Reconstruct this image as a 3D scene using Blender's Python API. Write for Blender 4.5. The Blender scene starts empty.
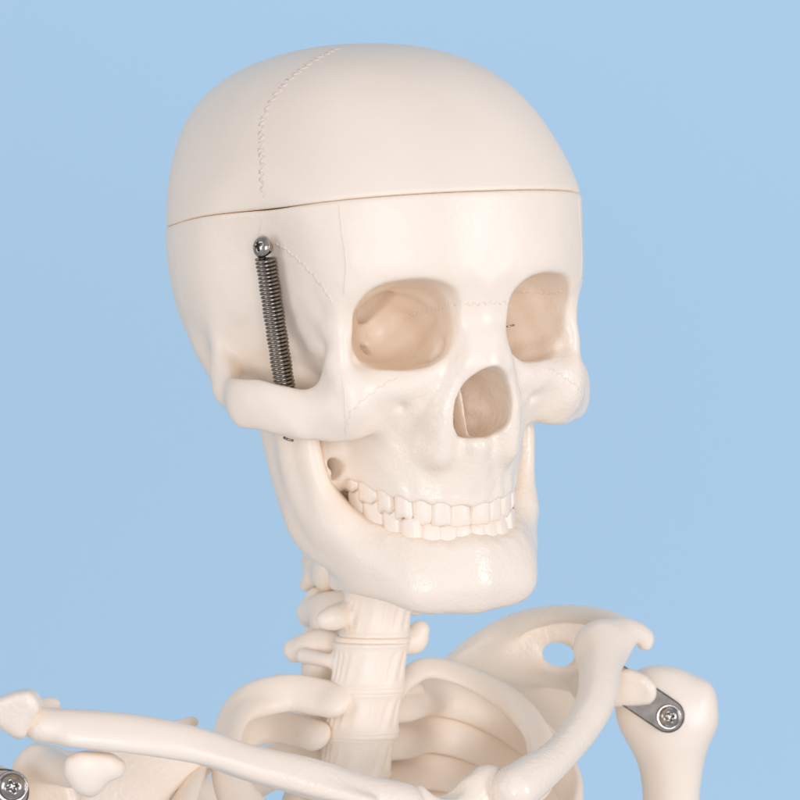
import bpy, bmesh, math, random
import numpy as np
import openvdb
from mathutils import Vector, Matrix, Euler

VOX = 0.075           # skull voxel in cm
SC = 0.01             # cm -> m
scene = bpy.context.scene
COL = scene.collection
rad = math.radians

# ------------------------------------------------------------------ helpers
def link(o, parent=None):
    COL.objects.link(o)
    if parent is not None:
        o.parent = parent
    return o

def smin(a, b, k):
    if k <= 0: return np.minimum(a, b)
    k = k * 1.4
    h = np.maximum(k - np.abs(a - b), 0) / k
    return np.minimum(a, b) - h * h * h * (k / 6)

def smax(a, b, k):
    return -smin(-a, -b, k)

def sstep(a, b, t):
    t = np.clip((t - a) / (b - a), 0, 1)
    return t * t * (3 - 2 * t)

class Vol:
    """signed distance volume, cm; coordinates x, f (towards the face, = -y) and z"""
    def __init__(s, lo, hi, h, sym=False):
        s.h = h; s.sym = sym
        s.ax = [np.arange(lo[i], hi[i] + h, h, dtype=np.float32) for i in range(3)]
        if sym:
            n = int(math.ceil(hi[0] / h))
            s.ax[0] = (np.arange(0, n + 1) * h).astype(np.float32)
        s.d = np.full([len(a) for a in s.ax], 5.0, np.float32)
    def block(s, lo, hi):
        sl = []
        for i in range(3):
            a = np.searchsorted(s.ax[i], lo[i]); b = np.searchsorted(s.ax[i], hi[i])
            sl.append(slice(max(a, 0), max(b, 0)))
        X, Y, Z = [s.ax[i][sl[i]] for i in range(3)]
        return tuple(sl), X[:, None, None], Y[None, :, None], Z[None, None, :]
    def op(s, fn, lo, hi, kind='add', k=0.0):
        m = 2.8*k + 6 * s.h
        lo = [v - m for v in lo]; hi = [v + m for v in hi]
        sl, X, Y, Z = s.block(lo, hi)
        if X.size == 0 or Y.size == 0 or Z.size == 0: return
        e = fn(X, Y, Z).astype(np.float32)
        if kind == 'add': s.d[sl] = smin(s.d[sl], e, k)
        elif kind == 'sub': s.d[sl] = smax(s.d[sl], -e, k)
        elif kind == 'and': s.d[sl] = smax(s.d[sl], e, k)
        elif kind == 'off': s.d[sl] = s.d[sl] + e
    # primitives
    def ell(s, c, r, kind='add', k=0.3, rot=None, n=2.0):
        R = Euler([rad(v) for v in rot]).to_matrix().transposed() if rot else None
        def fn(X, Y, Z):
            x, y, z = X - c[0], Y - c[1], Z - c[2]
            if R is not None:
                x, y, z = (R[0][0]*x + R[0][1]*y + R[0][2]*z, R[1][0]*x + R[1][1]*y + R[1][2]*z, R[2][0]*x + R[2][1]*y + R[2][2]*z)
            if n == 2.0:
                k0 = np.sqrt((x/r[0])**2 + (y/r[1])**2 + (z/r[2])**2) + 1e-6
                k1 = np.sqrt((x/r[0]**2)**2 + (y/r[1]**2)**2 + (z/r[2]**2)**2) + 1e-6
                return k0 * (k0 - 1) / k1
            g = (np.abs(x/r[0])**n + np.abs(y/r[1])**n + np.abs(z/r[2])**n)**(1/n) + 1e-6
            return np.sqrt(x*x + y*y + z*z) * (1 - 1/g) * 0.8
        m = max(r) if rot else None
        e = [m]*3 if rot else r
        s.op(fn, [c[i] - e[i] for i in range(3)], [c[i] + e[i] for i in range(3)], kind, k)
    def cap(s, a, b, ra, rb, kind='add', k=0.2, sc=(1, 1, 1)):
        """tapered capsule; sc stretches space about the axis (flattened bones)"""
        sc = np.array(sc, float)
        A = np.array(a, float) / sc; B = np.array(b, float) / sc
        ab = B - A; L = float(ab @ ab) + 1e-9
        def fn(X, Y, Z):
            x, y, z = X/sc[0] - A[0], Y/sc[1] - A[1], Z/sc[2] - A[2]
            t = np.clip((x*ab[0] + y*ab[1] + z*ab[2]) / L, 0, 1)
            return (np.sqrt((x - t*ab[0])**2 + (y - t*ab[1])**2 + (z - t*ab[2])**2) - (ra + (rb - ra)*t)) * float(min(sc))
        r = max(ra, rb)
        s.op(fn, [min(a[i], b[i]) - r*sc[i] for i in range(3)], [max(a[i], b[i]) + r*sc[i] for i in range(3)], kind, k)
    def path(s, pts, kind='add', k=0.2, sc=(1, 1, 1), sub=9):
        """pts: (x, f, z, r) joined by a smooth tapered tube"""
        P = catmull([np.array(p, float) for p in pts], sub)
        tmp_lo = [min(p[i] - p[3]*sc[i] for p in P) for i in range(3)]
        tmp_hi = [max(p[i] + p[3]*sc[i] for p in P) for i in range(3)]
        def fn(X, Y, Z):
            e = None
            for a, b in zip(P[:-1], P[1:]):
                A = a[:3]/sc; B = b[:3]/sc; ab = B - A; L = float(ab @ ab) + 1e-9
                x, y, z = X/sc[0] - A[0], Y/sc[1] - A[1], Z/sc[2] - A[2]
                t = np.clip((x*ab[0] + y*ab[1] + z*ab[2]) / L, 0, 1)
                q = (np.sqrt((x - t*ab[0])**2 + (y - t*ab[1])**2 + (z - t*ab[2])**2) - (a[3] + (b[3] - a[3])*t)) * float(min(sc))
                e = q if e is None else np.minimum(e, q)
            return e
        s.op(fn, tmp_lo, tmp_hi, kind, k)
    def fpath(s, pts, kind='add', k=0.2, sub=8):
        """flattened tube; pts: (x, f, z, r, nx, nf, nz, ratio), the section is r wide and r/ratio thick along n"""
        P = catmull([np.array(p, float) for p in pts], sub)
        lo = [min(p[i] - p[3] for p in P) for i in range(3)]; hi = [max(p[i] + p[3] for p in P) for i in range(3)]
        def fn(X, Y, Z):
            e = None
            for a, b in zip(P[:-1], P[1:]):
                ab = b[:3] - a[:3]; L = float(ab @ ab) + 1e-9
                t = np.clip(((X - a[0])*ab[0] + (Y - a[1])*ab[1] + (Z - a[2])*ab[2]) / L, 0, 1)
                x = X - a[0] - t*ab[0]; y = Y - a[1] - t*ab[1]; z = Z - a[2] - t*ab[2]
                n0 = a[4:7]/np.linalg.norm(a[4:7]); n1 = b[4:7]/np.linalg.norm(b[4:7])
                n0 = n0 - ab*float(n0 @ ab)/L; n1 = n1 - ab*float(n1 @ ab)/L
                n0 = n0/np.linalg.norm(n0); n1 = n1/np.linalg.norm(n1); dn = n1 - n0
                q = (x*n0[0] + y*n0[1] + z*n0[2]) + t*(x*dn[0] + y*dn[1] + z*dn[2])
                rt = a[7] + (b[7] - a[7])*t
                l2 = x*x + y*y + z*z
                r = a[3] + (b[3] - a[3])*t
                u = np.sqrt(np.maximum(l2 + q*q*(rt*rt - 1), 0))
                w = (u - r) * (0.35 + 0.65/rt)
                e = w if e is None else np.minimum(e, w)
            return e
        s.op(fn, lo, hi, kind, k)
    def mesh(s, name, mat, parent=None, yflip=True, blur=0):
        d = s.d; ax = s.ax
        x0 = float(ax[0][0])
        if s.sym:
            d = np.concatenate([d[:0:-1], d], 0); x0 = -float(ax[0][-1])
        h = s.h
        d = np.clip(d, -8*h, 8*h)
        for _ in range(blur):
            for i in range(3):
                a_ = np.moveaxis(d, i, 0)
                c_ = a_.copy(); c_[1:-1] = 0.25*a_[:-2] + 0.5*a_[1:-1] + 0.25*a_[2:]
                d = np.moveaxis(c_, 0, i)
        d = np.clip(d, -3*h, 3*h)
        # close the volume at its border
        for i in range(3):
            ix = [slice(None)]*3; ix[i] = 0; d[tuple(ix)] = 3*h; ix[i] = -1; d[tuple(ix)] = 3*h
        g = openvdb.FloatGrid(3*h)
        g.copyFromArray(np.ascontiguousarray(d.astype(np.float32)))
        pts, quads = g.convertToQuads(0.0)
        P = np.array(pts, np.float64) * h + np.array([x0, float(ax[1][0]), float(ax[2][0])])
        Q = np.array(quads, np.int64)
        if yflip: P[:, 1] *= -1
        # orientation: want outward normals
        me = bpy.data.meshes.new(name)
        me.vertices.add(len(P)); me.vertices.foreach_set('co', (P * SC).astype(np.float32).ravel())
        a, b, c = P[Q[:, 0]], P[Q[:, 1]], P[Q[:, 2]]
        vol = np.einsum('ij,ij->i', a - P.mean(0), np.cross(b - P.mean(0), c - P.mean(0))).sum()
        if vol < 0: Q = Q[:, ::-1]
        me.loops.add(len(Q)*4); me.loops.foreach_set('vertex_index', Q.astype(np.int32).ravel())
        me.polygons.add(len(Q)); me.polygons.foreach_set('loop_start', np.arange(0, len(Q)*4, 4, dtype=np.int32))
        me.polygons.foreach_set('loop_total', np.full(len(Q), 4, np.int32)) if False else None
        me.update(calc_edges=True); me.validate()
        me.polygons.foreach_set('use_smooth', np.ones(len(me.polygons), bool))
        me.materials.append(mat)
        o = bpy.data.objects.new(name, me)
        return link(o, parent)

def catmull(P, sub=6):
    out = []
    n = len(P)
    for i in range(n - 1):
        p0 = P[i-1] if i > 0 else 2*P[i] - P[i+1]
        p1, p2 = P[i], P[i+1]
        p3 = P[i+2] if i + 2 < n else 2*P[i+1] - P[i]
        for j in range(sub):
            t = j / sub
            out.append(0.5*((2*p1) + (-p0 + p2)*t + (2*p0 - 5*p1 + 4*p2 - p3)*t*t + (-p0 + 3*p1 - 3*p2 + p3)*t**3))
    out.append(P[-1])
    return out

# ------------------------------------------------------------------ materials
def nodes(mat):
    mat.use_nodes = True
    nt = mat.node_tree
    return nt, nt.nodes, nt.links, nt.nodes['Principled BSDF']

def bone_material(name, col=(0.965, 0.81, 0.64), rough=0.32, sss=0.0, bump=0.45):
    m = bpy.data.materials.new(name)
    nt, N, L, bs = nodes(m)
    tc = N.new('ShaderNodeTexCoord')
    n1 = N.new('ShaderNodeTexNoise'); n1.inputs['Scale'].default_value = 22; n1.inputs['Detail'].default_value = 5
    L.new(tc.outputs['Object'], n1.inputs['Vector'])
    r = N.new('ShaderNodeValToRGB')
    r.color_ramp.elements[0].position = 0.3; r.color_ramp.elements[0].color = (col[0]*0.97, col[1]*0.955, col[2]*0.93, 1)
    r.color_ramp.elements[1].position = 0.7; r.color_ramp.elements[1].color = (col[0]*1.01, col[1]*1.01, col[2]*1.015, 1)
    L.new(n1.outputs['Fac'], r.inputs['Fac']); L.new(r.outputs['Color'], bs.inputs['Base Color'])
    bs.inputs['Roughness'].default_value = rough
    n2 = N.new('ShaderNodeTexNoise'); n2.inputs['Scale'].default_value = 9; n2.inputs['Detail'].default_value = 3
    L.new(tc.outputs['Object'], n2.inputs['Vector'])
    mr = N.new('ShaderNodeMapRange'); mr.inputs['From Min'].default_value = 0.35; mr.inputs['From Max'].default_value = 0.65
    mr.inputs['To Min'].default_value = rough - 0.10; mr.inputs['To Max'].default_value = rough + 0.1
    mr.interpolation_type = 'SMOOTHSTEP'
    L.new(n2.outputs['Fac'], mr.inputs['Value']); L.new(mr.outputs['Result'], bs.inputs['Roughness'])
    bs.inputs['Subsurface Weight'].default_value = sss
    bs.inputs['Subsurface Radius'].default_value = (1.0, 0.5, 0.28)
    bs.inputs['Subsurface Scale'].default_value = 0.003
    bs.inputs['IOR'].default_value = 1.45
    n3 = N.new('ShaderNodeTexNoise'); n3.inputs['Scale'].default_value = 620; n3.inputs['Detail'].default_value = 3
    L.new(tc.outputs['Object'], n3.inputs['Vector'])
    n4 = N.new('ShaderNodeTexNoise'); n4.inputs['Scale'].default_value = 70; n4.inputs['Detail'].default_value = 6
    L.new(tc.outputs['Object'], n4.inputs['Vector'])
    mk = N.new('ShaderNodeMapRange'); mk.inputs['From Min'].default_value = 0.56; mk.inputs['From Max'].default_value = 0.44
    mk.inputs['To Min'].default_value = 0.06; mk.inputs['To Max'].default_value = 0.5
    L.new(n2.outputs['Fac'], mk.inputs['Value'])
    mx = N.new('ShaderNodeMath'); mx.operation = 'MULTIPLY'
    mk.interpolation_type = 'SMOOTHSTEP'
    sb = N.new('ShaderNodeMath'); sb.operation = 'SUBTRACT'; sb.inputs[1].default_value = 0.5
    L.new(n3.outputs['Fac'], sb.inputs[0])
    L.new(sb.outputs[0], mx.inputs[0]); L.new(mk.outputs['Result'], mx.inputs[1])
    my = N.new('ShaderNodeMath'); my.operation = 'ADD'
    L.new(n4.outputs['Fac'], my.inputs[0]); L.new(mx.outputs[0], my.inputs[1]); mx = my
    bp = N.new('ShaderNodeBump'); bp.inputs['Strength'].default_value = bump; bp.inputs['Distance'].default_value = 0.0012
    L.new(mx.outputs[0], bp.inputs['Height']); L.new(bp.outputs['Normal'], bs.inputs['Normal'])
    return m

def metal_material(name, col, rough, bumpscale=300):
    m = bpy.data.materials.new(name)
    nt, N, L, bs = nodes(m)
    tc = N.new('ShaderNodeTexCoord')
    n1 = N.new('ShaderNodeTexNoise'); n1.inputs['Scale'].default_value = bumpscale; n1.inputs['Detail'].default_value = 4
    L.new(tc.outputs['Object'], n1.inputs['Vector'])
    r = N.new('ShaderNodeValToRGB')
    r.color_ramp.elements[0].position = 0.3; r.color_ramp.elements[0].color = tuple(c*0.7 for c in col) + (1,)
    r.color_ramp.elements[1].position = 0.75; r.color_ramp.elements[1].color = tuple(min(1, c*1.1) for c in col) + (1,)
    L.new(n1.outputs['Fac'], r.inputs['Fac']); L.new(r.outputs['Color'], bs.inputs['Base Color'])
    bs.inputs['Metallic'].default_value = 1; bs.inputs['Roughness'].default_value = rough
    return m

M_BONE = bone_material('bone_plastic')
M_CAP = bone_material('cap_plastic', rough=0.44, sss=0.0, bump=0.14)
M_SEAM = bone_material('seam_plastic', (0.93, 0.755, 0.59), sss=0.0)
M_TOOTH = bone_material('tooth_plastic', (0.955, 0.805, 0.64), 0.33, 0.0, 0.3)

# ------------------------------------------------------------------ camera and rig
D = 1.10
cam = bpy.data.cameras.new('camera'); cam.sensor_width = 36; cam.lens = 36 * (D*100*29) / 800
cam.clip_end = 50; cam.clip_start = 0.05
camo = link(bpy.data.objects.new('camera', cam)); camo.location = (0, -D, 0); camo.rotation_euler = (rad(90), 0, 0)
scene.camera = camo
cam.dof.use_dof = True; cam.dof.focus_distance = D - 0.045; cam.dof.aperture_fstop = 22

root = link(bpy.data.objects.new('skeleton_model', None)); root.location = (0, 0.08, -0.20)
root['label'] = 'cream plastic anatomical skeleton with a life-size skull, jaw closed, shown to the shoulders'
root['category'] = 'skeleton'
bpy.context.view_layer.update()

SK = Matrix.Translation(Vector(((373-400)/29, 0, (400-207)/29)) * SC) @ Matrix.Rotation(rad(-4.1), 4, 'Y') @ Matrix.Rotation(rad(30), 4, 'Z')
RI = root.matrix_basis.inverted()

# ------------------------------------------------------------------ skull
ARC_F0, ARC_B, ARC_A, ARC_N = 1.3, 4.0, 3.15, 2.4
_t = np.linspace(0, math.pi/2*0.98, 500)
_ax = ARC_A*np.sin(_t)**(2/ARC_N); _af = ARC_F0 + ARC_B*np.cos(_t)**(2/ARC_N)
_aL = np.concatenate([[0], np.cumsum(np.hypot(np.diff(_ax), np.diff(_af)))])
_aang = np.arctan2(_ax, _af - ARC_F0)
W_UP = np.array([.84, .70, .76, .70, .68, .95, .9]); W_UP *= 5.3 / W_UP.sum()
W_LO = np.array([.62, .66, .74, .74, .76, .95, .85]); W_LO *= 5.2 / W_LO.sum()
def z_occ(f): return -11.02 + 0.46*(5.3 - f)
def arch_s(X, F):
    return np.interp(np.arctan2(X + 0*F, F - ARC_F0 + 0*X), _aang, _aL)
def arch_d(X, F, off=0.0):
    """in-plane distance to the dental arch (negative inside)"""
    g = (np.abs(X/(ARC_A+off))**ARC_N + np.abs(np.maximum(F - ARC_F0, 0)/(ARC_B+off))**ARC_N)**(1/ARC_N) + 1e-6
    r = np.sqrt(X*X + np.maximum(F - ARC_F0, 0)**2)
    return r*(1 - 1/g)
def tooth_wave(s, W):
    c = np.concatenate([[0], np.cumsum(W)])
    k = np.clip(np.searchsorted(c, s) - 1, 0, len(W) - 1)
    u = (s - c[k]) / W[k]
    return np.cos(2*np.pi*(u - .5))       # 1 over the middle of a tooth, -1 between

def cranium_shape(v, grow=0.0):
    def fn(X, F, Z):
        z = Z + 0.8
        zz = np.maximum(Z, 0)
        f = F + 0.1 + zz * 0.29
        c = np.where(z > 0, 6.52, 7.0)
        b = np.where(f > 0, 7.5, 7.35)
        n = 2.27 + 0.22*sstep(1.5, 6, z)
        g = ((X/(6.75 - .10*zz))**n + np.abs(f/b)**n + np.abs(z/c)**n)**(1/n) + 1e-6
        return np.sqrt(X*X + f*f + z*z) * (1 - 1/g) - grow
    v.op(fn, (0, -9, -9), (8, 9, 7), 'add', 0)
    # flatter temples
    v.ell((9.4, 3.9, -2.6), (4.0, 4.2, 5.0), 'sub', 1.2)

ZC = -0.15
def cutz(X, F):
    return ZC + 0.03*np.sin(F*0.9 + 1) * np.ones_like(X)
def gapw(F):
    return 0.003 + 0.014*np.exp(-((F - 3.2)/1.0)**2)
def build_cap():
    v = Vol((-7.6, -9, -0.6), (7.6, 8.6, 6.6), VOX, True)
    cranium_shape(v)
    v.op(lambda X, F, Z: cutz(X, F) + gapw(F) - Z, (0, -9, -1), (8, 9, 7), 'and', 0.05)
    return v

def build_skull():
    v = Vol((-7.6, -9, -11.5), (7.6, 8.6, 0.5), VOX, True)
    cranium_shape(v, 0.06)
    v.op(lambda X, F, Z: Z - cutz(X, F) + gapw(F), (0, -9, -9), (8, 9, 1), 'and', 0.05)
    v.op(lambda X, F, Z: -(Z + 6.9 + 0.10*(F) - 0.05*X*X), (0, -9, -10), (8, 9, -4), 'and', 0.8)
    # mastoid
    v.path([(4.9, -2.5, -4.4, .9), (4.7, -2.1, -5.3, .85), (4.4, -1.5, -6.0, .75)], k=0.6)
    # brow
    v.path([(0, 6.6, -2.9, .5), (1.4, 6.5, -2.45, .5), (3.0, 6.0, -2.2, .5), (4.1, 5.2, -2.7, .42)], k=0.8)
    # upper face mass
    v.ell((0, 3.6, -5.2), (4.25, 2.3, 3.0), k=0.5, n=3)
    # temporal fossa : the temple wall slopes inwards behind the pillar
    v.ell((7.0, 2.75, -6.2), (2.35, 2.9, 3.1), 'sub', 1.3, rot=(0, 0, 8))
    v.ell((5.2, 2.4, -7.9), (1.6, 1.9, 2.4), 'sub', 0.6)
    v.ell((5.5, 2.75, -6.7), (1.6, 2.1, 1.9), 'sub', 0.35)
    # lateral orbital pillar and zygoma
    v.path([(4.2, 5.35, -1.9, .45), (4.38, 4.95, -2.8, .40), (4.50, 4.85, -3.7, .34), (4.45, 4.85, -4.7, .36), (4.38, 4.68, -5.6, .52), (4.1, 4.5, -6.6, .82)], k=0.4, sc=(.85, 1.25, 1))
    # infraorbital rim
    v.path([(4.15, 4.95, -6.1, .52), (3.1, 5.25, -6.25, .5), (2.0, 5.6, -6.15, .45), (1.2, 5.9, -5.5, .4), (0.8, 6.1, -4.6, .4), (0.7, 6.2, -3.6, .5)], k=0.4)
    # zygomatic body
    v.ell((3.92, 4.3, -6.82), (1.3, 1.02, .93), k=0.5, rot=(0, 15, -20))
    # arch
    v.path([(3.5, 4.5, -6.75, .5), (4.3, 4.3, -6.95, .52), (5.25, 3.75, -6.95, .5), (6.12, 2.8, -6.62, .46), (6.55, 1.6, -6.42, .45), (6.32, 0.65, -6.17, .35), (6.1, -.2, -5.6, .33), (5.8, -.8, -4.9, .36)], k=0.3, sc=(0.72, 0.9, 1.75))
    v.path([(6.15, .0, -5.9, .4), (5.95, -.3, -5.2, .4), (5.9, -.4, -4.5, .32), (5.95, -.35, -3.9, .2)], k=0.7)
    # ear opening
    v.path([(6.3, -1.2, -5.9, .16), (6.3, -1.45, -5.0, .16), (6.35, -1.3, -4.2, .12)], 'sub', k=0.25)
    # maxilla
    v.ell((0, 2.4, -7.9), (3.05, 3.0, 2.4), k=0.6, n=2.6)
    def alv(X, F, Z):
        s = arch_s(X, F)
        w = tooth_wave(s, W_UP)
        d = arch_d(X, F, -0.02) - 0.025*w*sstep(-9.0, -9.9, Z) - 0.10*np.clip(Z + 9.6, -1, 1.5)*0 
        gum = z_occ(F) + 0.62 - 0.07*(-w) 
        return smax(smax(d, gum - Z, 0.18), np.maximum(-3.2 - F + 2.4, Z + 7.6) + 0*X, 0.6)
    v.op(alv, (0, -0.6, -11.4), (4, 6, -7.4), 'add', 0.5)
    v.path([(2.3, 0.4, -9.2, .8), (2.2, -0.4, -8.0, .8), (2.0, -.8, -6.8, 1.0)], k=0.4)   # pterygoid
    v.path([(0, 5.7, -8.35, .42), (0, 5.0, -9.3, .5)], k=0.9)
    # nasal bones / frontal process
    v.path([(0, 6.4, -3.2, .5), (0, 6.4, -4.2, .5), (0, 6.6, -5.1, .48), (0, 6.8, -5.9, .44)], k=0.5)
    v.path([(.4, 6.55, -4.9, .4), (.6, 6.55, -5.6, .42), (.9, 6.2, -6.3, .42), (1.2, 5.85, -7.2, .5), (1.3, 5.35, -8.4, .62)], k=0.5)
    # canine fossa
    v.ell((2.75, 5.75, -8.1), (.8, .7, .9), 'sub', 0.8)
    # orbits : superelliptic cone running back and inwards
    def orb(X, F, Z):
        t = np.clip((6.3 - F) / 4.0, -0.4, 1.6)
        tp = np.maximum(t, 0)
        cx = 2.60 - 0.85 * tp
        cz = -4.30 - 0.15*tp + 0*X
        s = np.sqrt(np.maximum(1 - (tp/1.05)**2.2, 0.0)) + 0.001
        s = np.where(t < 0, 1 - 0.12*t, s)
        n = 2.5 - 0.3*np.clip(tp, 0, 1) + np.where(Z < cz, 0.9, 0.3)*sstep(0, 1, X - cx)*(1 - np.clip(tp, 0, 1))
        g = (np.abs((X - cx)/(np.where(X > cx, 1.75, 1.66)*s))**n + np.abs((Z - cz)/(1.42*s))**n)**(1/n) + 1e-6
        return np.clip((g - 1) * 1.4 * s, -2, 3)
    v.op(orb, (0.4, 1.5, -6.5), (5, 8.2, -2), 'sub', 0.16)
    v.ell((1.0, 5.3, -5.2), (.35, .4, .5), 'sub', .15)       # lacrimal fossa
    # nasal aperture (pear)
    def nas(X, F, Z):
        u = np.clip((Z + 8.1) / 2.45, 0, 1.0)
        w = 1.06 * (1 - u**4.0) * (0.70 + 0.30*np.sqrt(np.clip(u*6, 0, 1))) + 0.05
        return smax(smax(X - w, np.maximum(Z + 5.82, -8.1 + 0.22*X*X - Z) + 0*X, 0.4), 3.5 - F + 0*X + 0*Z, 0.8)
    v.op(nas, (0, 2.6, -8.4), (1.4, 8.2, -5.4), 'sub', 0.10)
    # septum and conchae
    v.op(lambda X, F, Z: np.maximum(np.maximum(X - 0.06, F - 5.3 + 0.25*(Z + 8)), np.abs(Z + 6.9) - 1.4), (0, 2, -8.4), (.3, 6, -5.4), 'add', 0.15)
    v.path([(1.15, 4.4, -7.1, .2), (1.0, 3.8, -7.0, .3), (.95, 3.0, -6.9, .3)], k=0.5)
    v.path([(1.1, 4.2, -6.3, .15), (.95, 3.5, -6.1, .22), (.9, 2.9, -6.0, .25)], k=0.4)
    # infraorbital foramen
    v.ell((2.55, 5.5, -6.95), (.13, .25, .10), 'sub', 0.25)
    v.ell((1.95, 2.8, -3.35), (.5, 1.3, .5), 'sub', 0.4, rot=(25, 0, 0))
    v.ell((2.0, 2.2, -4.95), (.22, .5, .2), 'sub', 0.15)
    v.op(lambda X, F, Z: 0.035*(np.sin(X*4.1 + 1.3*F) * np.sin(F*3.3 + Z*2.2) + .7*np.sin(Z*5.7 - F*2.9 + X)) * sstep(5.6, 4.6, F) * np.ones_like(X), (0.3, 1.0, -6.0), (4.6, 5.8, -2.6), 'off', 0)
    # back of the upper jaw and its foramen
    v.ell((3.25, 1.3, -8.5), (.75, 1.2, 1.3), k=.5)
    v.ell((3.45, 1.9, -8.72), (.17, 1.5, .27), 'sub', .2, rot=(0, 25, 0))
    v.ell((3.38, 2.3, -8.95), (.1, .6, .3), 'sub', .12, rot=(0, -20, 0))
    # uneven casting of the cheek and upper jaw
    v.op(lambda X, F, Z: 0.022*(np.sin(X*2.7 + 1.1*Z) * np.sin(Z*2.3 + F*.8) + .5*np.sin(X*5.9 - Z*3.1) * np.sin(F*4.3 + Z*1.7)) * sstep(-2.0, -4.0, Z) * np.ones_like(F), (0, -3, -9.9), (7, 8, -2), 'off', 0)
    # palate
    v.ell((0, 1.4, -10.6), (2.1, 3.0, 1.5), 'sub', 0.3)
    return v

skull = build_skull().mesh('skull', M_BONE, root, blur=1)
skull.matrix_basis = RI @ SK
cap = build_cap().mesh('skull_cap', M_CAP, skull)

# raised seams and sutures moulded into the bone
from mathutils.bvhtree import BVHTree
def add_seams(o, seams, seed=1):
    o.data.materials.append(M_SEAM)
    rnd = random.Random(seed)
    bm = bmesh.new(); bm.from_mesh(o.data)
    bvh = BVHTree.FromBMesh(bm)
    for (pts, r, amp, wl, mir) in seams:
        P0 = catmull([np.array(p, float) for p in pts], 12)
        # resample evenly
        L = np.concatenate([[0], np.cumsum([np.linalg.norm(b - a) for a, b in zip(P0[:-1], P0[1:])])])
        n = int(L[-1]/0.03) + 2
        ss = np.linspace(0, L[-1], n); A = np.array(P0)
        P = np.stack([np.interp(ss, L, A[:, i]) for i in range(3)], 1)
        for sg in ((1, -1) if mir else (1,)):
            ph = rnd.uniform(0, 6); prev = []; C_ = []; N_ = []
            for i, p in enumerate(P):
                q = Vector((p[0]*sg, -p[1], p[2])) * SC
                hit, nr, idx, dist = bvh.find_nearest(q)
                if hit is None: continue
                t = Vector(P[min(i+1, n-1)] - P[max(i-1, 0)]); t = Vector((t.x*sg, -t.y, t.z)).normalized()
                side = nr.cross(t).normalized()
                ph += 2*math.pi*0.03/wl*rnd.uniform(.5, 1.5)
                off = amp*(math.sin(ph) + .35*math.sin(2.3*ph))
                h2, n2, _, _ = bvh.find_nearest(hit + side*off*SC)
                C_.append(h2); N_.append(n2)
            seg = 6; rings = []
            for i in range(len(C_)):
                t = (C_[min(i+1, len(C_)-1)] - C_[max(i-1, 0)]).normalized()
                b_ = t.cross(N_[i]).normalized()
                e = min(1, i/6, (len(C_)-1-i)/6)
                rr = r*SC*(.25 + .75*e)*(1 + .35*math.sin(i*.9 + ph)*(amp > 0))
                c = C_[i] - N_[i]*rr*.5
                rings.append([bm.verts.new(c + (b_*math.cos(k*2*math.pi/seg)*1.25 + N_[i]*math.sin(k*2*math.pi/seg))*rr) for k in range(seg)])
            for i in range(len(rings)-1):
                for k in range(seg):
                    f = bm.faces.new((rings[i][k], rings[i][(k+1) % seg], rings[i+1][(k+1) % seg], rings[i+1][k])); f.smooth = True; f.material_index = 1
    bm.to_mesh(o.data); bm.free()
add_seams(cap, [([(-5.86, 3.17, 0.2), (-5.76, 2.99, 1.46), (-5.56, 2.63, 2.15), (-5.20, 2.28, 2.95), (-4.57, 2.14, 3.75), (-3.22, 2.02, 4.72), (-1.7, 1.5, 5.3)], .052, .10, .32, False)], 3)
add_seams(skull, [
    ([(-4.60, 5.87, -0.28), (-4.58, 5.90, -1.18), (-4.54, 5.93, -2.22), (-4.5, 5.6, -3.2)], .035, 0, 1, True),
    ([(-4.62, 5.3, -5.9), (-4.60, 5.33, -6.58), (-4.4, 4.85, -7.8)], .03, 0, 1, True),
    ([(-5.6, 3.0, -1.3), (-5.46, 3.52, -1.5), (-5.23, 4.43, -2.15), (-4.96, 5.17, -2.99), (-4.79, 5.26, -3.49)], .05, .03, .5, True),
    ([(-2.77, 5.81, -5.93), (-3.63, 5.62, -6.32), (-4.43, 5.45, -6.92), (-4.47, 5.09, -7.55)], .028, .03, .4, True),
    ([(-0.98, 6.50, -3.64), (-0.37, 7.06, -3.74), (0, 7.1, -3.74), (0.58, 7.01, -3.75), (.98, 6.5, -3.64)], .035, .06, .3, False),
    ([(-0.75, 2.93, -3.97), (-0.73, 3.91, -3.83), (-0.82, 5.39, -3.78), (-.98, 6.5, -3.64)], .03, .06, .3, True),
    ([(3.02, 3.99, -3.20), (3.63, 4.58, -3.40), (4.01, 5.55, -3.48)], .03, .05, .3, True),
    ([(-5.8, 2.4, -1.0), (-5.75, 2.7, -.55)], .03, 0, 1, True),
], 5)

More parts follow.
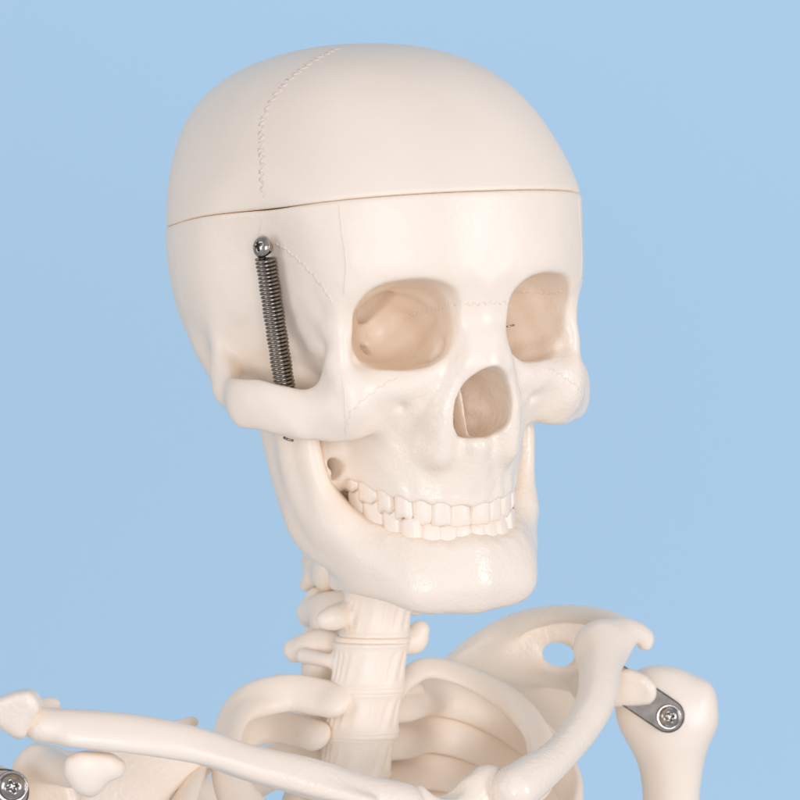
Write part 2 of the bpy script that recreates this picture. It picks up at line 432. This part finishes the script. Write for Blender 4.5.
# ------------------------------------------------------------------ jaw
def build_jaw():
    v = Vol((-6.5, -4, -14.8), (6.5, 7, -5.5), VOX, True)
    v.path([(0, 4.72, -12.72, .70), (1.2, 4.72, -12.68, .70), (2.3, 4.15, -12.42, .7), (3.0, 2.7, -11.9, .66), (3.45, 1.4, -11.1, .62), (3.8, .5, -10.3, .6)], k=0.3, sc=(0.82, 0.82, 1.45))
    def alv(X, F, Z):
        s = arch_s(X, F)
        w = tooth_wave(s, W_LO)
        d = arch_d(X, F, -0.10) - 0.03*w*sstep(-12.6, -11.6, Z)
        d = d - 0.05 - 0.13*np.clip(-11.5 - Z, -0.3, 1.5)
        shell = np.maximum(d, -(d + 0.95))
        gum = z_occ(F) - 0.72 - 0.05*w
        return smax(smax(shell, Z - gum, 0.18), np.maximum(-13.0 - Z, 0.6 - F) + 0*X, 0.5)
    v.op(alv, (0, 0.2, -13.4), (4.2, 6, -9), 'add', 0.6)
    # chin
    v.path([(0, 4.95, -11.9, .3), (0, 5.0, -12.8, .42), (0, 4.85, -13.2, .4)], k=1.0)
    v.ell((1.5, 4.5, -13.05), (.8, .5, .5), k=.8)
    # ramus
    v.path([(3.7, .8, -10.5, .98), (3.95, .45, -9.6, 1.08), (4.15, .3, -8.4, 1.1), (4.38, .1, -7, 1.0)], k=0.7, sc=(0.42, 1.2, 1))
    v.path([(4.3, 2.0, -6.9, .2), (4.2, 2.02, -8.4, .22), (3.98, 2.12, -9.6, .25), (3.7, 2.4, -10.6, .3)], k=0.9)
    v.path([(4.45, 1.05, -7.2, .3), (4.35, 1.1, -8.6, .32), (4.1, 1.3, -9.8, .32), (3.8, 1.9, -10.8, .35)], k=0.8)
    v.path([(3.55, 1.6, -9.9, .3), (3.5, 2.2, -10.6, .4), (3.3, 2.7, -11.2, .5), (2.95, 3.2, -11.8, .5)], k=0.7)
    v.path([(3.5, 0.9, -9.3, .35), (3.1, 1.2, -10.1, .4)], k=0.6)   # buccal shelf
    return v
jaw = build_jaw().mesh('jaw', M_BONE, skull, blur=2)

# ------------------------------------------------------------------ teeth
def arch_pt(s, off=0.0):
    a = abs(s)
    x = float(np.interp(a, _aL, _ax)); f = float(np.interp(a, _aL, _af))
    x2 = float(np.interp(a+.05, _aL, _ax)); f2 = float(np.interp(a+.05, _aL, _af))
    x1 = float(np.interp(max(a-.05, 0), _aL, _ax)); f1 = float(np.interp(max(a-.05, 0), _aL, _af))
    tx, tf = x2 - x1, f2 - f1
    l = math.hypot(tx, tf); tx /= l; tf /= l
    nx, nf = -tf, tx                       # outward normal (x grows, f falls along the arch)
    return x + nx*off, f + nf*off, math.atan2(nx, nf)

def tooth_mesh(w, h, dpt, up, kind, rnd):
    bm = bmesh.new()
    nu, nv = 28, 16
    rows = []
    for j in range(nv + 1):
        t = j / nv            # 0 root .. 1 biting edge
        z = -h * (1 - t)
        taper = 0.90 + 0.11 * math.sin(min(t*1.1, 1) * math.pi / 2)
        if kind == 'canine': taper *= 1 - .14*max(0, t-.75)/.25
        dp = (1.0 - 0.55 * t**1.6) if kind != 'molar' else (1.0 - 0.10*t)
        e0 = 1
        if t > 0.86:
            q = (t - .86) / .14
            taper *= 1 - 0.13*q*q; dp *= 1 - .22*q*q
        row = []
        for i in range(nu):
            a = 2*math.pi*i/nu
            c, s_ = math.cos(a), math.sin(a)
            x = math.copysign(abs(c)**0.6, c) * w/2 * taper
            y = math.copysign(abs(s_)**0.62, s_) * dpt/2 * dp
            if s_ > 0: y += 0.0
            else: y = -dpt/2 + (y + dpt/2)         # labial face kept upright
            zz = z
            if kind == 'molar' and t > .8: zz += 0.06*math.cos(2*math.pi*x/w*1.6 + rnd)*(t-.8)/.2
            if kind == 'canine' and t > .7: zz += 0.09*(1 - abs(x)/(w/2)*2)*(t-.7)/.3 * .6
            if kind == 'incisor' and t > .8: zz += 0.012*math.cos(x/w*12 + rnd)*(t-.8)/.2
            row.append(bm.verts.new((x, y, zz)))
        rows.append(row)
    for j in range(nv):
        for i in range(nu):
            bm.faces.new((rows[j][i], rows[j][(i+1) % nu], rows[j+1][(i+1) % nu], rows[j+1][i]))
    bm.faces.new(rows[0][::-1]); bm.faces.new(rows[-1])
    if up:
        for v_ in bm.verts: v_.co.z *= -1
        bmesh.ops.reverse_faces(bm, faces=bm.faces)
    for v_ in bm.verts: v_.co *= SC
    for f_ in bm.faces: f_.smooth = True
    me = bpy.data.meshes.new('tooth'); bm.to_mesh(me); bm.free()
    me.materials.append(M_TOOTH)
    return me

random.seed(4)
def teeth(upper):
    W = W_UP if upper else W_LO
    for side in (-1, 1):
        s = 0
        for i, w in enumerate(W):
            kind = 'incisor' if i < 2 else 'canine' if i == 2 else 'molar'
            dpt = .75 if i < 3 else .95
            x, f, ang = arch_pt(s + w/2, (-0.02 if upper else -0.11) - dpt/2 + random.uniform(-.025, .025))
            s += w
            zo = z_occ(arch_pt(s - w/2)[1]) + random.uniform(-.02, .02)
            h = 1.3
            me = tooth_mesh(w*random.uniform(.99, 1.04), h, dpt, upper, kind, random.uniform(0, 6))
            o = link(bpy.data.objects.new('tooth', me), skull)
            o.location = Vector((side*x, -f, zo + (-0.01 if upper else 0.055 + (.045 if i > 2 else 0)))) * SC
            o.rotation_euler = Euler((rad(-3 if upper else 3), random.uniform(-.04, .04), side*ang + random.uniform(-.06, .06)), 'XYZ')
teeth(True); teeth(False)

# ---- TORSO : neck, ribs, shoulder girdle. Points are (image x, image y, depth in cm behind the skull's axis) of the
# reference frame, turned into real positions in cm; every bone has its own depth and thickness.
FPX = D*100*29
def P3(px, py, dep):
    k = (D*100 + dep) / FPX
    return ((px - 400)*k, -dep, (400 - py)*k)          # x, f, z
class Bone:
    def __init__(s): s.ops = []; s.lo = [1e9]*3; s.hi = [-1e9]*3
    def _b(s, p, r):
        for i in range(3): s.lo[i] = min(s.lo[i], p[i] - r); s.hi[i] = max(s.hi[i], p[i] + r)
    def tube(s, pts, kind='add', k=0.25):
        """(px, py, depth, radius in px)"""
        Q = [P3(*p[:3]) + (p[3]/29,) for p in pts]
        if kind == 'add':
            for q in Q: s._b(q, q[3]*1.3)
        s.ops.append(lambda v: v.path(Q, kind, k)); return s
    def flat(s, pts, n=(0, 0, 1), ratio=2.0, kind='add', k=0.25):
        Q = []
        for p in pts:
            nn = p[4] if len(p) > 4 else n; rr = p[5] if len(p) > 5 else ratio
            Q.append(P3(*p[:3]) + (p[3]/29,) + tuple(nn) + (rr,))
        if kind == 'add':
            for q in Q: s._b(q, q[3]*1.3)
        s.ops.append(lambda v: v.fpath(Q, kind, k)); return s
    def ell(s, c, r, rot=None, kind='add', k=0.3, n=2.0):
        C_ = P3(*c); R_ = tuple(q/29 for q in r)
        if kind == 'add': s._b(C_, max(R_))
        s.ops.append(lambda v: v.ell(C_, R_, kind, k, rot, n)); return s
    def slab(s, poly, dep, th, slope=(0, 0), bulge=0.0, kind='add', k=0.25, rnd=0.1):
        """plate with the outline poly (px), th px thick; slope and bulge bend it in depth"""
        Q = [P3(p[0], p[1], dep) for p in poly]
        cx = sum(q[0] for q in Q)/len(Q); cz = sum(q[2] for q in Q)/len(Q); f0 = Q[0][1]
        R_ = max(math.hypot(q[0]-cx, q[2]-cz) for q in Q)
        T_ = th/58
        def fn(X, F, Z):
            x = X + 0*Z; z = Z + 0*X
            d2 = np.full(x.shape, 1e9); sg = np.ones(x.shape)
            n = len(Q)
            for i in range(n):
                ax_, az = Q[i][0], Q[i][2]; bx, bz = Q[i-1][0], Q[i-1][2]
                ex, ez = bx-ax_, bz-az; wx, wz = x-ax_, z-az
                t = np.clip((wx*ex + wz*ez)/(ex*ex+ez*ez+1e-9), 0, 1)
                d2 = np.minimum(d2, (wx-ex*t)**2 + (wz-ez*t)**2)
                c1 = z >= az; c2 = z < bz; c3 = ex*wz > ez*wx
                flip = (c1 & c2 & c3) | (~c1 & ~c2 & ~c3)
                sg = np.where(flip, -sg, sg)
            d = np.sqrt(d2)*sg + rnd
            fc = f0 + slope[0]*(x-cx) + slope[1]*(z-cz) + bulge*(((x-cx)**2 + (z-cz)**2)/(R_*R_) - .5)
            g = (np.abs(F - fc) - T_ + rnd) / math.sqrt(1 + slope[0]**2 + slope[1]**2)
            a_ = np.maximum(d, 0); b_ = np.maximum(g, 0)
            return np.sqrt(a_*a_ + b_*b_) + np.minimum(np.maximum(d + 0*F, g), 0) - rnd
        ex = T_ + abs(slope[0])*R_ + abs(slope[1])*R_ + abs(bulge)
        lo = [min(q[0] for q in Q)-rnd, f0-ex, min(q[2] for q in Q)-rnd]; hi = [max(q[0] for q in Q)+rnd, f0+ex, max(q[2] for q in Q)+rnd]
        if kind == 'add':
            for i in range(3): s.lo[i] = min(s.lo[i], lo[i]); s.hi[i] = max(s.hi[i], hi[i])
        s.ops.append(lambda v: v.op(fn, lo, hi, kind, k)); return s
    def build(s, name, parent=None, h=0.07, mat=None):
        v = Vol([a - .35 for a in s.lo], [a + .35 for a in s.hi], h)
        for o in s.ops: o(v)
        o = v.mesh(name, mat or M_BONE, parent or root, blur=0 if mat or name in ('vertebra', 'spinal_disc') else 3)
        if parent is None: o.matrix_basis = RI.copy()
        return o

# --- neck: vertebrae (body, articular masses, transverse processes)
def vertebra(cx, cy, dep, rx, hh, left, right, extra=None, h=0.06):
    b = Bone()
    c = P3(cx, cy, dep); R_ = rx/29; H_ = hh/29
    for q in (-1, 1): b._b((c[0], c[1], c[2] + q*H_), R_*1.2)
    def body(v):
        def fn(X, F, Z):
            z = (Z - c[2]) - 0.12*(X - c[0])*0
            x = X - c[0] - z*0.10; f = F - c[1]
            an = np.arctan2(f, x)
            waist = 0.07*(1 - np.clip(z/H_, -1, 1)**2)
            rr = R_ - waist + 0.03*np.sin(an*22 + 2*np.sin(an*5) + 3*z) * sstep(H_*.66, H_*.5, np.abs(z)) * (0.6 + .4*np.sin(an*3))
            lip = 0.05*np.exp(-((np.abs(z) - H_*.86)/.09)**2)
            d = np.sqrt(x*x + (f*1.12)**2) - rr - lip
            return smax(d, np.abs(z) - H_ + 0.03, 0.14)
        v.op(fn, (c[0]-R_-.3, c[1]-R_-.3, c[2]-H_-.2), (c[0]+R_+.3, c[1]+R_+.3, c[2]+H_+.2), 'add', 0.1)
    b.ops.append(body)
    b.ell((cx - 48, cy + 2, dep + 2.6), (20, 30, 26), (0, 20, 0), k=.3)
    for t in left + right: b.tube(t, k=0.22)
    if extra: extra(b)
    return b.build('vertebra', h=h)

vertebra(379, 566, 2.6, 35, 24, [[(360, 560, 4, 12), (335, 568, 5, 13), (316, 575, 6, 11), (306, 585, 6.6, 7)], [(318, 570, 6.5, 16), (312, 560, 7.5, 12)]], [[(400, 575, 4.5, 11), (415, 590, 6, 9)]])
vertebra(377, 614, 2.4, 36, 25, [[(355, 600, 4, 11), (330, 606, 4.6, 15), (310, 612, 6, 14)], [(350, 610, 2.5, 11), (336, 617, 1.6, 13), (326, 620, 1.4, 10)], [(318, 600, 6, 14), (308, 618, 7, 10)]],
         [[(400, 605, 4.5, 9), (417, 611, 5.5, 5)]])
vertebra(369, 665, 2.2, 39, 25, [[(345, 650, 3.5, 12), (320, 646, 3.8, 17), (296, 650, 4.4, 13)], [(350, 664, 2, 8), (330, 661, 2.2, 7), (304, 656, 3.2, 8)], [(310, 636, 5, 9), (330, 634, 5, 8)]],
         [[(395, 645, 4, 10), (412, 640, 4.6, 15), (417, 634, 4.6, 12), (420, 630, 4.6, 10)]])
vertebra(363, 712, 2.2, 39, 23, [[(340, 700, 4, 13), (315, 690, 5.5, 11), (280, 682, 7, 9)]], [[(390, 700, 4.5, 12), (415, 690, 6, 10)]])
vertebra(356, 756, 2.2, 38, 22, [[(335, 750, 4.5, 13), (305, 742, 6.5, 11)]], [[(385, 745, 5, 12), (405, 738, 6.5, 10)]])
vertebra(349, 800, 2.2, 38, 21, [[(330, 795, 4.5, 13), (300, 790, 6.5, 11)]], [[(378, 790, 5, 12), (400, 785, 6.5, 10)]])

for (dx_, dy_, dd_, dr_) in ((378, 590.5, 2.5, 35), (373, 640, 2.3, 37), (366.5, 689, 2.2, 38), (360, 734.5, 2.2, 38), (352.5, 778, 2.2, 37)):
    b = Bone(); c_ = P3(dx_, dy_, dd_); b._b(c_, dr_/29)
    b.ops.append(lambda v, c_=c_, dr_=dr_: v.op(lambda X, F, Z: smax(np.sqrt((X-c_[0])**2 + ((F-c_[1])*1.12)**2) - dr_/29 - .05, np.abs(Z - c_[2]) - .13, .1), (c_[0]-2, c_[1]-2, c_[2]-.3), (c_[0]+2, c_[1]+2, c_[2]+.3)))
    b.build('spinal_disc', h=0.06)

# --- ribs
def rib(pts, ratio=2.2, h=0.07):
    b = Bone(); b.flat(pts, ratio=ratio); return b.build('rib', h=h)
UP = (0, .25, 1)
# ribs of the figure's left side, seen from inside
rib([(392, 700, 3.6, 9, (0, 1, .3), 1.3), (405, 681, 4.6, 13, (-.2, .8, .6), 1.6), (428, 668, 5.4, 15, (0, .7, .8), 2), (465, 676, 5.6, 16, (.1, .7, .8), 2.2), (500, 694, 5.2, 18, (.3, .7, .7), 2.2),
     (525, 716, 4.2, 19, (.4, .7, .7), 2.2), (541, 745, 2.6, 19, (.5, .6, .6), 2.2), (538, 780, 0.6, 18, (.5, .6, .6), 2.2), (505, 812, -1.6, 16, (.4, .6, .6), 2)])
def back_rib(y0, dx=0, w=23):
    N = (-.1, 1, .35)
    rib([(382+dx, y0+10, 3.8, 18, N, 1.6), (402+dx, y0+3, 5.0, w+1, N, 2), (432+dx, y0-4, 6.9, w, N, 2.4), (470+dx, y0+3, 7.6, w, (-.3, .9, .35), 2.5), (510+dx, y0+22, 7.2, w, (-.6, .7, .35), 2.5),
         (548+dx, y0+52, 5.6, w, (-.9, .4, .3), 2.5), (572+dx, y0+92, 3.0, w, (-1, 0, .3), 2.5), (570+dx, y0+135, 0, w, (-.9, -.4, .2), 2.4)])
back_rib(700, 0); back_rib(737, -2); back_rib(774, -4); back_rib(811, -4)
# ribs of the figure's right side
rib([(334, 701, 1.3, 20, (0, .9, .5), 1.8), (318, 697, 1.7, 21, (0, .9, .5), 2.0), (288, 693, 2.0, 21, (-.1, .9, .5), 2.0), (252, 702, 1.6, 23, (-.4, .8, .5), 2.0), (232, 724, .8, 23, (-.7, .6, .5), 2.2),
     (226, 760, -.4, 22, (-.8, .4, .5), 2.2), (240, 800, -2.0, 20, (-.6, .4, .7), 2.2), (290, 835, -3.6, 18, UP, 2.2), (360, 850, -4.6, 16, UP, 2.2)], h=0.065)
rib([(316, 736, 1.6, 18, (0, .9, .4), 1.8), (300, 731, 2.2, 18, (0, .9, .4), 2.0), (270, 727, 2.8, 18, (-.2, .9, .4), 2.2), (232, 742, 2.4, 19, (-.5, .8, .4), 2.2), (200, 770, .4, 24, (-.8, .6, .3), 2.4),
     (182, 800, -1.6, 30, (-.8, .6, .3), 3), (165, 850, -3, 32, (-.8, .6, .3), 3)])
rib([(322, 772, 2.2, 20, (0, .9, .4), 2.0), (286, 762, 3.6, 24, (-.1, .9, .4), 2.2), (240, 785, 3.6, 26, (-.5, .8, .4), 2.2), (190, 810, 3.0, 26, (-.8, .6, .3), 2.2), (160, 840, 1.6, 18, (-1, .4, .3), 2.4)])

# --- breastbone
b = Bone()
b.flat([(430, 812, -4.6, 30, (.45, 1, .2), 2.6), (468, 812, -4.0, 34, (.45, 1, .2), 2.6), (500, 808, -3.2, 26, (.5, 1, .2), 2.4)], k=.4)
b.ell((488, 792, -3.2), (24, 18, 26), k=.5)
b.ell((448, 782, -4.4), (22, 14, 16), 'sub' and None, 'sub', k=.4)
b.build('breastbone')

# --- collarbones
b = Bone()
b.flat([(42, 725, -9.2, 17.5, (0, .3, 1), 1.1), (55, 726, -9.2, 19, (0, .4, 1), 1.2), (119, 731, -9.0, 19.5, (0, .4, 1), 1.2), (169, 738, -8.6, 19, (0, .4, 1), 1.2), (206, 748, -8.0, 18, (0, .4, 1), 1.1),
        (250, 763, -7.4, 17, (0, 0, 1), 1.0), (306, 777, -6.6, 19, (0, 0, 1), 1.0), (356, 794, -5.8, 20, (0, 0, 1), 1.0), (400, 808, -5.2, 25, (0, 0, 1), 1.0)], k=.2)
b.tube([(70, 738, -9.75, 6), (120, 743, -9.6, 7), (165, 749, -9.2, 7), (210, 758, -8.6, 6), (255, 772, -7.9, 6), (310, 787, -7.2, 6), (370, 803, -6.6, 6)], k=.5)
b.build('collarbone')
b = Bone()
b.tube([(514, 790, -3.6, 24), (530, 778, -3.0, 22), (556, 758, -1.8, 18), (580, 730, -.2, 18), (596, 700, 1.4, 20), (600, 668, 3.0, 22), (602, 645, 4.2, 25)], k=.3)
b.flat([(600, 650, 4.0, 26, (.2, .8, .5), 1.3), (625, 632, 4.8, 18, (.2, .6, .8), 1.4), (643, 636, 5.2, 12, (.2, .6, .8), 1.2), (645, 643, 5.2, 9, (.2, .6, .8), 1.0)], k=.5)
b.build('collarbone')

# --- shoulder blade, figure's left (image right)
b = Bone()
b.slab([(436, 668), (455, 655), (480, 640), (510, 622), (540, 610), (575, 606), (600, 612), (604, 640), (600, 690), (578, 725), (562, 760), (550, 800), (530, 780), (490, 720), (455, 690)], 11.2, 12, slope=(0.25, 0.0), bulge=-.5, rnd=.12)
b.flat([(445, 664, 12.6, 8, (0, .8, .6), 1.6), (478, 645, 11.8, 13, (0, .9, .4), 1.6), (520, 623, 10.6, 15, (0, .8, .6), 1.6), (565, 614, 9.2, 14, (0, .6, .8), 1.6), (605, 619, 7.6, 15, (.1, .5, .9), 1.6), (630, 630, 6.4, 14, (.2, .4, .9), 1.6)], k=.5)
b.flat([(470, 672, 11.6, 6, (0, 1, .5), 1.3), (510, 675, 11.0, 7, (0, 1, .5), 1.3), (550, 680, 10.0, 9, (0, 1, .5), 1.2), (590, 682, 8.6, 16, (0, 1, .5), 1.2)], k=.6)
b.tube([(585, 688, 7.6, 16), (612, 688, 5.6, 16), (630, 688, 4.8, 14)], k=.3)
b.slab([(596, 668), (628, 668), (645, 674), (655, 683), (656, 695), (650, 704), (630, 706), (596, 708)], 4.9, 34, slope=(.35, .2), rnd=.3, k=.3)
b.ell((555, 654, 10.6), (12, 80, 10), (0, 12, 0), kind='sub', k=.3)
b.ell((562, 656, 10.6), (12, 80, 10), kind='sub', k=.3)
b.ell((530, 655, 9.2), (70, 34, 15), (0, -12, 0), kind='sub', k=.6)
b.build('shoulder_blade')

# --- shoulder blade, figure's right (image left)
b = Bone()
b.slab([(-30, 700), (0, 697), (18, 690), (33, 688), (40, 695), (43, 707), (33, 722), (27, 737), (18, 739), (0, 727), (-30, 735)], -9.2, 46, slope=(.3, .3), rnd=.3)
b.flat([(20, 712, -8.0, 15, (0, .5, 1), 1.4), (52, 705, -7.2, 9, (0, .5, 1), 1.2)], k=.4)
b.slab([(12, 765), (22, 750), (34, 743), (60, 750), (72, 760), (82, 800), (80, 850), (10, 850), (8, 790)], -5.0, 40, slope=(.2, 0), rnd=.35)
b.slab([(50, 745), (100, 745), (165, 750), (190, 738), (208, 742), (205, 765), (170, 800), (150, 860), (60, 860)], -2.6, 8, slope=(-.75, 0), bulge=.5, rnd=.08, k=.5)
b.tube([(45, 765, -5.6, 15), (70, 772, -7.2, 15), (90, 772, -8.2, 14)], k=.35)
b.slab([(64, 772), (66, 757), (80, 750), (97, 751), (112, 753), (126, 764), (123, 778), (109, 782), (99, 795), (89, 799), (76, 793)], -8.9, 26, slope=(-.2, .2), bulge=-.3, rnd=.3)
b.flat([(170, 730, .8, 10, (0, .4, 1), 1.3), (192, 722, 2.0, 8, (0, .4, 1), 1.3)], k=.4)
b.build('shoulder_blade')

# --- upper arm bones
b = Bone()
b.ell((652, 705, 6.6), (38, 40, 40), k=.3)
b.ell((690, 705, 6.8), (27, 30, 29), n=2.8, k=.7)
b.ell((668, 680, 6.8), (18, 20, 10), k=.6)
b.tube([(669, 730, 6.8, 42), (671, 765, 6.9, 34), (671, 800, 7.0, 30), (671, 860, 7.2, 29)], k=1.0)
arm_l = b.build('upper_arm_bone')
b = Bone()
b.ell((-18, 800, -7.0), (40, 40, 36), k=.3)
b.tube([(-26, 820, -7.0, 34), (-30, 900, -6.9, 30)], k=.6)
arm_r = b.build('upper_arm_bone')

# --- metal fittings
M_PLATE = metal_material('dark_steel', (0.15, 0.128, 0.105), 0.38)
M_SCREW = metal_material('bright_steel', (0.54, 0.48, 0.41), 0.2, 500)
M_SPRING = metal_material('spring_steel', (0.33, 0.28, 0.225), 0.24, 900)

def capsule_outline(x0, y0, x1, y1, r, n=14):
    a = math.atan2(y1-y0, x1-x0); out = []
    for i in range(n+1): t = a - math.pi/2 + math.pi*i/n; out.append((x1 + r*math.cos(t), y1 + r*math.sin(t)))
    for i in range(n+1): t = a + math.pi/2 + math.pi*i/n; out.append((x0 + r*math.cos(t), y0 + r*math.sin(t)))
    return out

def screw(loc, direction, R_, parent, washer=True):
    """pan head cross-recess screw, loc in world metres, R_ head radius in cm"""
    h = R_/16
    v = Vol((-R_*1.5, -R_*1.5, -R_*.8), (R_*1.5, R_*1.5, R_*1.0), h)
    v.op(lambda X, Y, Z: smax(np.sqrt(X*X + Y*Y) - R_*.5, np.abs(Z + R_*.4) - R_*.4, .01), (-R_, -R_, -R_), (R_, R_, 0))
    if washer:
        v.op(lambda X, Y, Z: smax(np.sqrt(X*X + Y*Y) - R_*1.25, np.abs(Z + R_*.0) - R_*.08, R_*.06), (-R_*1.4, -R_*1.4, -R_*.3), (R_*1.4, R_*1.4, R_*.3))
    v.op(lambda X, Y, Z: smax(np.sqrt(X*X + Y*Y + ((Z - R_*.05)*1.5)**2) - R_, -Z + R_*.05, R_*.1), (-R_, -R_, 0), (R_, R_, R_), 'add', 0)
    def cross(X, Y, Z):
        t = np.clip((R_*.75 - Z)/R_, 0, 1)
        w = R_*.13*(1 - .6*t); l = R_*(.58 - .45*t)
        a_ = np.maximum(np.abs(X) - w, np.abs(Y) - l); b_ = np.maximum(np.abs(Y) - w, np.abs(X) - l)
        return np.maximum(smin(a_, b_, R_*.08), R_*.12 - Z)
    v.op(cross, (-R_, -R_, 0), (R_, R_, R_), 'sub', R_*.05)
    o = v.mesh('screw', M_SCREW, parent, yflip=False)
    q = Vector(direction).to_track_quat('Z', 'Y')
    Mw = Matrix.Translation(Vector(loc)) @ q.to_matrix().to_4x4() @ Matrix.Rotation(rad(20), 4, 'Z')
    o.matrix_basis = (RI @ Mw) if parent == root else ((RI @ SK).inverted() @ RI @ Mw)
    return o
def W3(px, py, dep):
    q = P3(px, py, dep); return Vector((q[0], -q[1], q[2])) * SC

b = Bone(); b.slab(capsule_outline(612, 678, 668, 716, 17), 4.75, 5, slope=(-.05, 0), rnd=.04)
pl = b.build('joint_plate', h=0.03, mat=M_PLATE)
screw(W3(669, 717, 4.62), (0.05, -1, 0.05), 10.5/29, root)
b = Bone(); b.slab(capsule_outline(-30, 790, 6, 792, 23), -9.1, 5, slope=(-.05, 0), rnd=.04)
pl2 = b.build('joint_plate', h=0.03, mat=M_PLATE)
screw(W3(12, 787, -9.2), (0.15, -1, 0.15), 12/29, root)

def tube_mesh(name, pts, r, mat, parent, seg=8):
    """round tube through world points (metres)"""
    P = [Vector(p) for p in pts]; vs = []; fs = []
    nrm = None
    for i, p in enumerate(P):
        t = (P[min(i+1, len(P)-1)] - P[max(i-1, 0)]).normalized()
        if nrm is None: nrm = t.orthogonal().normalized()
        nrm = (nrm - t*nrm.dot(t)).normalized(); bi = t.cross(nrm)
        for j in range(seg):
            a = 2*math.pi*j/seg
            vs.append(p + (nrm*math.cos(a) + bi*math.sin(a))*r)
    for i in range(len(P)-1):
        for j in range(seg):
            a, b_ = i*seg+j, i*seg+(j+1) % seg
            fs.append((a, b_, b_+seg, a+seg))
    fs.append(tuple(range(seg))[::-1]); fs.append(tuple(range((len(P)-1)*seg, len(P)*seg)))
    me = bpy.data.meshes.new(name); me.from_pydata([tuple(v) for v in vs], [], fs); me.update()
    me.polygons.foreach_set('use_smooth', np.ones(len(me.polygons), bool)); me.materials.append(mat)
    o = link(bpy.data.objects.new(name, me), parent)
    return o
# spring at the temple: from a screw above down behind the cheek arch to the jaw
def spring(top, bot, Rc, rw, turns, parent):
    top, bot = Vector(top), Vector(bot); ax_ = (bot - top).normalized(); u = ax_.orthogonal().normalized(); w_ = ax_.cross(u)
    n = turns*20; pts = []
    L = (bot - top).length
    for i in range(n+1):
        t = i/n; a = 2*math.pi*turns*t
        wob = 1 + .03*math.sin(t*37)
        pts.append(top + ax_*(L*t) + (u*math.cos(a) + w_*math.sin(a))*Rc*wob)
    o = tube_mesh('spring', pts, rw, M_SPRING, parent)
    o.matrix_basis = (RI @ SK).inverted() @ RI
    return o
SPT = W3(265.5, 258, -5.6); SPB = W3(287, 402, -5.1)
spring(SPT, SPB, 8.9/2900, 1.55/2900, 38, skull)
hp = [W3(265, 259, -5.35) + Vector((0, 0, 0))]
for i in range(26):
    a_ = rad(-90 + 345*i/25)
    hp.append(W3(263.8 + 6.5*math.cos(a_), 247.5 - 7.5*math.sin(a_), -5.42))
hk2 = tube_mesh('hook', [W3(284, 437.5, -7.2), W3(288, 439.5, -7.3), W3(293, 440.5, -7.2)], 1.3/2900, M_SPRING, skull); hk2.matrix_basis = (RI @ SK).inverted() @ RI
hk3 = tube_mesh('hook', [W3(499, 327, -3.4), W3(508, 326.5, -3.4), W3(514, 325, -3.2)], 0.9/2900, M_SCREW, skull); hk3.matrix_basis = (RI @ SK).inverted() @ RI
hk = tube_mesh('hook', hp, 1.5/2900, M_SPRING, skull); hk.matrix_basis = (RI @ SK).inverted() @ RI
scr = screw(W3(263, 247, -5.65), (-.70, -.70, .12), 11/29, skull, washer=False)

# ------------------------------------------------------------------ backdrop
def wall():
    m = bpy.data.materials.new('blue_paper')
    nt, N, L, bs = nodes(m)
    bs.inputs['Base Color'].default_value = (0.405, 0.575, 0.675, 1); bs.inputs['Roughness'].default_value = 0.9
    bs.inputs['Specular IOR Level'].default_value = 0.1
    me = bpy.data.meshes.new('background_wall')
    bm = bmesh.new()
    vs = [bm.verts.new(c) for c in ((-4, 1.6, -2.5), (4, 1.6, -2.5), (4, 1.6, 2.5), (-4, 1.6, 2.5))]
    bm.faces.new(vs); bm.to_mesh(me); bm.free(); me.materials.append(m)
    o = link(bpy.data.objects.new('background_wall', me)); o['kind'] = 'structure'
wall()

COOL = (0.965, 1.01, 1.155)
def area(name, loc, target, size, power, col=COOL, spread=180):
    l = bpy.data.lights.new(name, 'AREA'); l.shape = 'RECTANGLE'; l.size = size[0]; l.size_y = size[1]; l.energy = power; l.color = col
    l.spread = rad(spread)
    o = link(bpy.data.objects.new(name, l)); o.location = loc
    o.rotation_euler = (Vector(target) - Vector(loc)).to_track_quat('-Z', 'Y').to_euler()
area('softbox_right', (1.7, -1.05, 0.12), (0, 0, 0.02), (0.40, 0.9), 14)
area('softbox_left', (-1.7, -1.0, 0.25), (0, 0, 0), (0.8, 1.2), 8.5)
area('softbox_front', (0.15, -2.6, -0.15), (0, 0, 0), (1.1, 0.9), 25)
area('softbox_wall', (0, 0.85, 2.0), (0, 1.6, 0.0), (2.4, 0.4), 8.5, spread=100)
area('softbox_wall_low', (0.6, 0.8, -1.9), (0.3, 1.6, -.2), (2.4, 0.4), 6.5, spread=100)
w = bpy.data.worlds.new('World'); scene.world = w; w.use_nodes = True
w.node_tree.nodes['Background'].inputs[0].default_value = (0.965, 1.01, 1.155, 1)
w.node_tree.nodes['Background'].inputs[1].default_value = 0.43
scene.view_settings.view_transform = 'Standard'; scene.view_settings.look = 'None'
scene.view_settings.exposure = 0; scene.view_settings.gamma = 1
scene.cycles.use_denoising = True
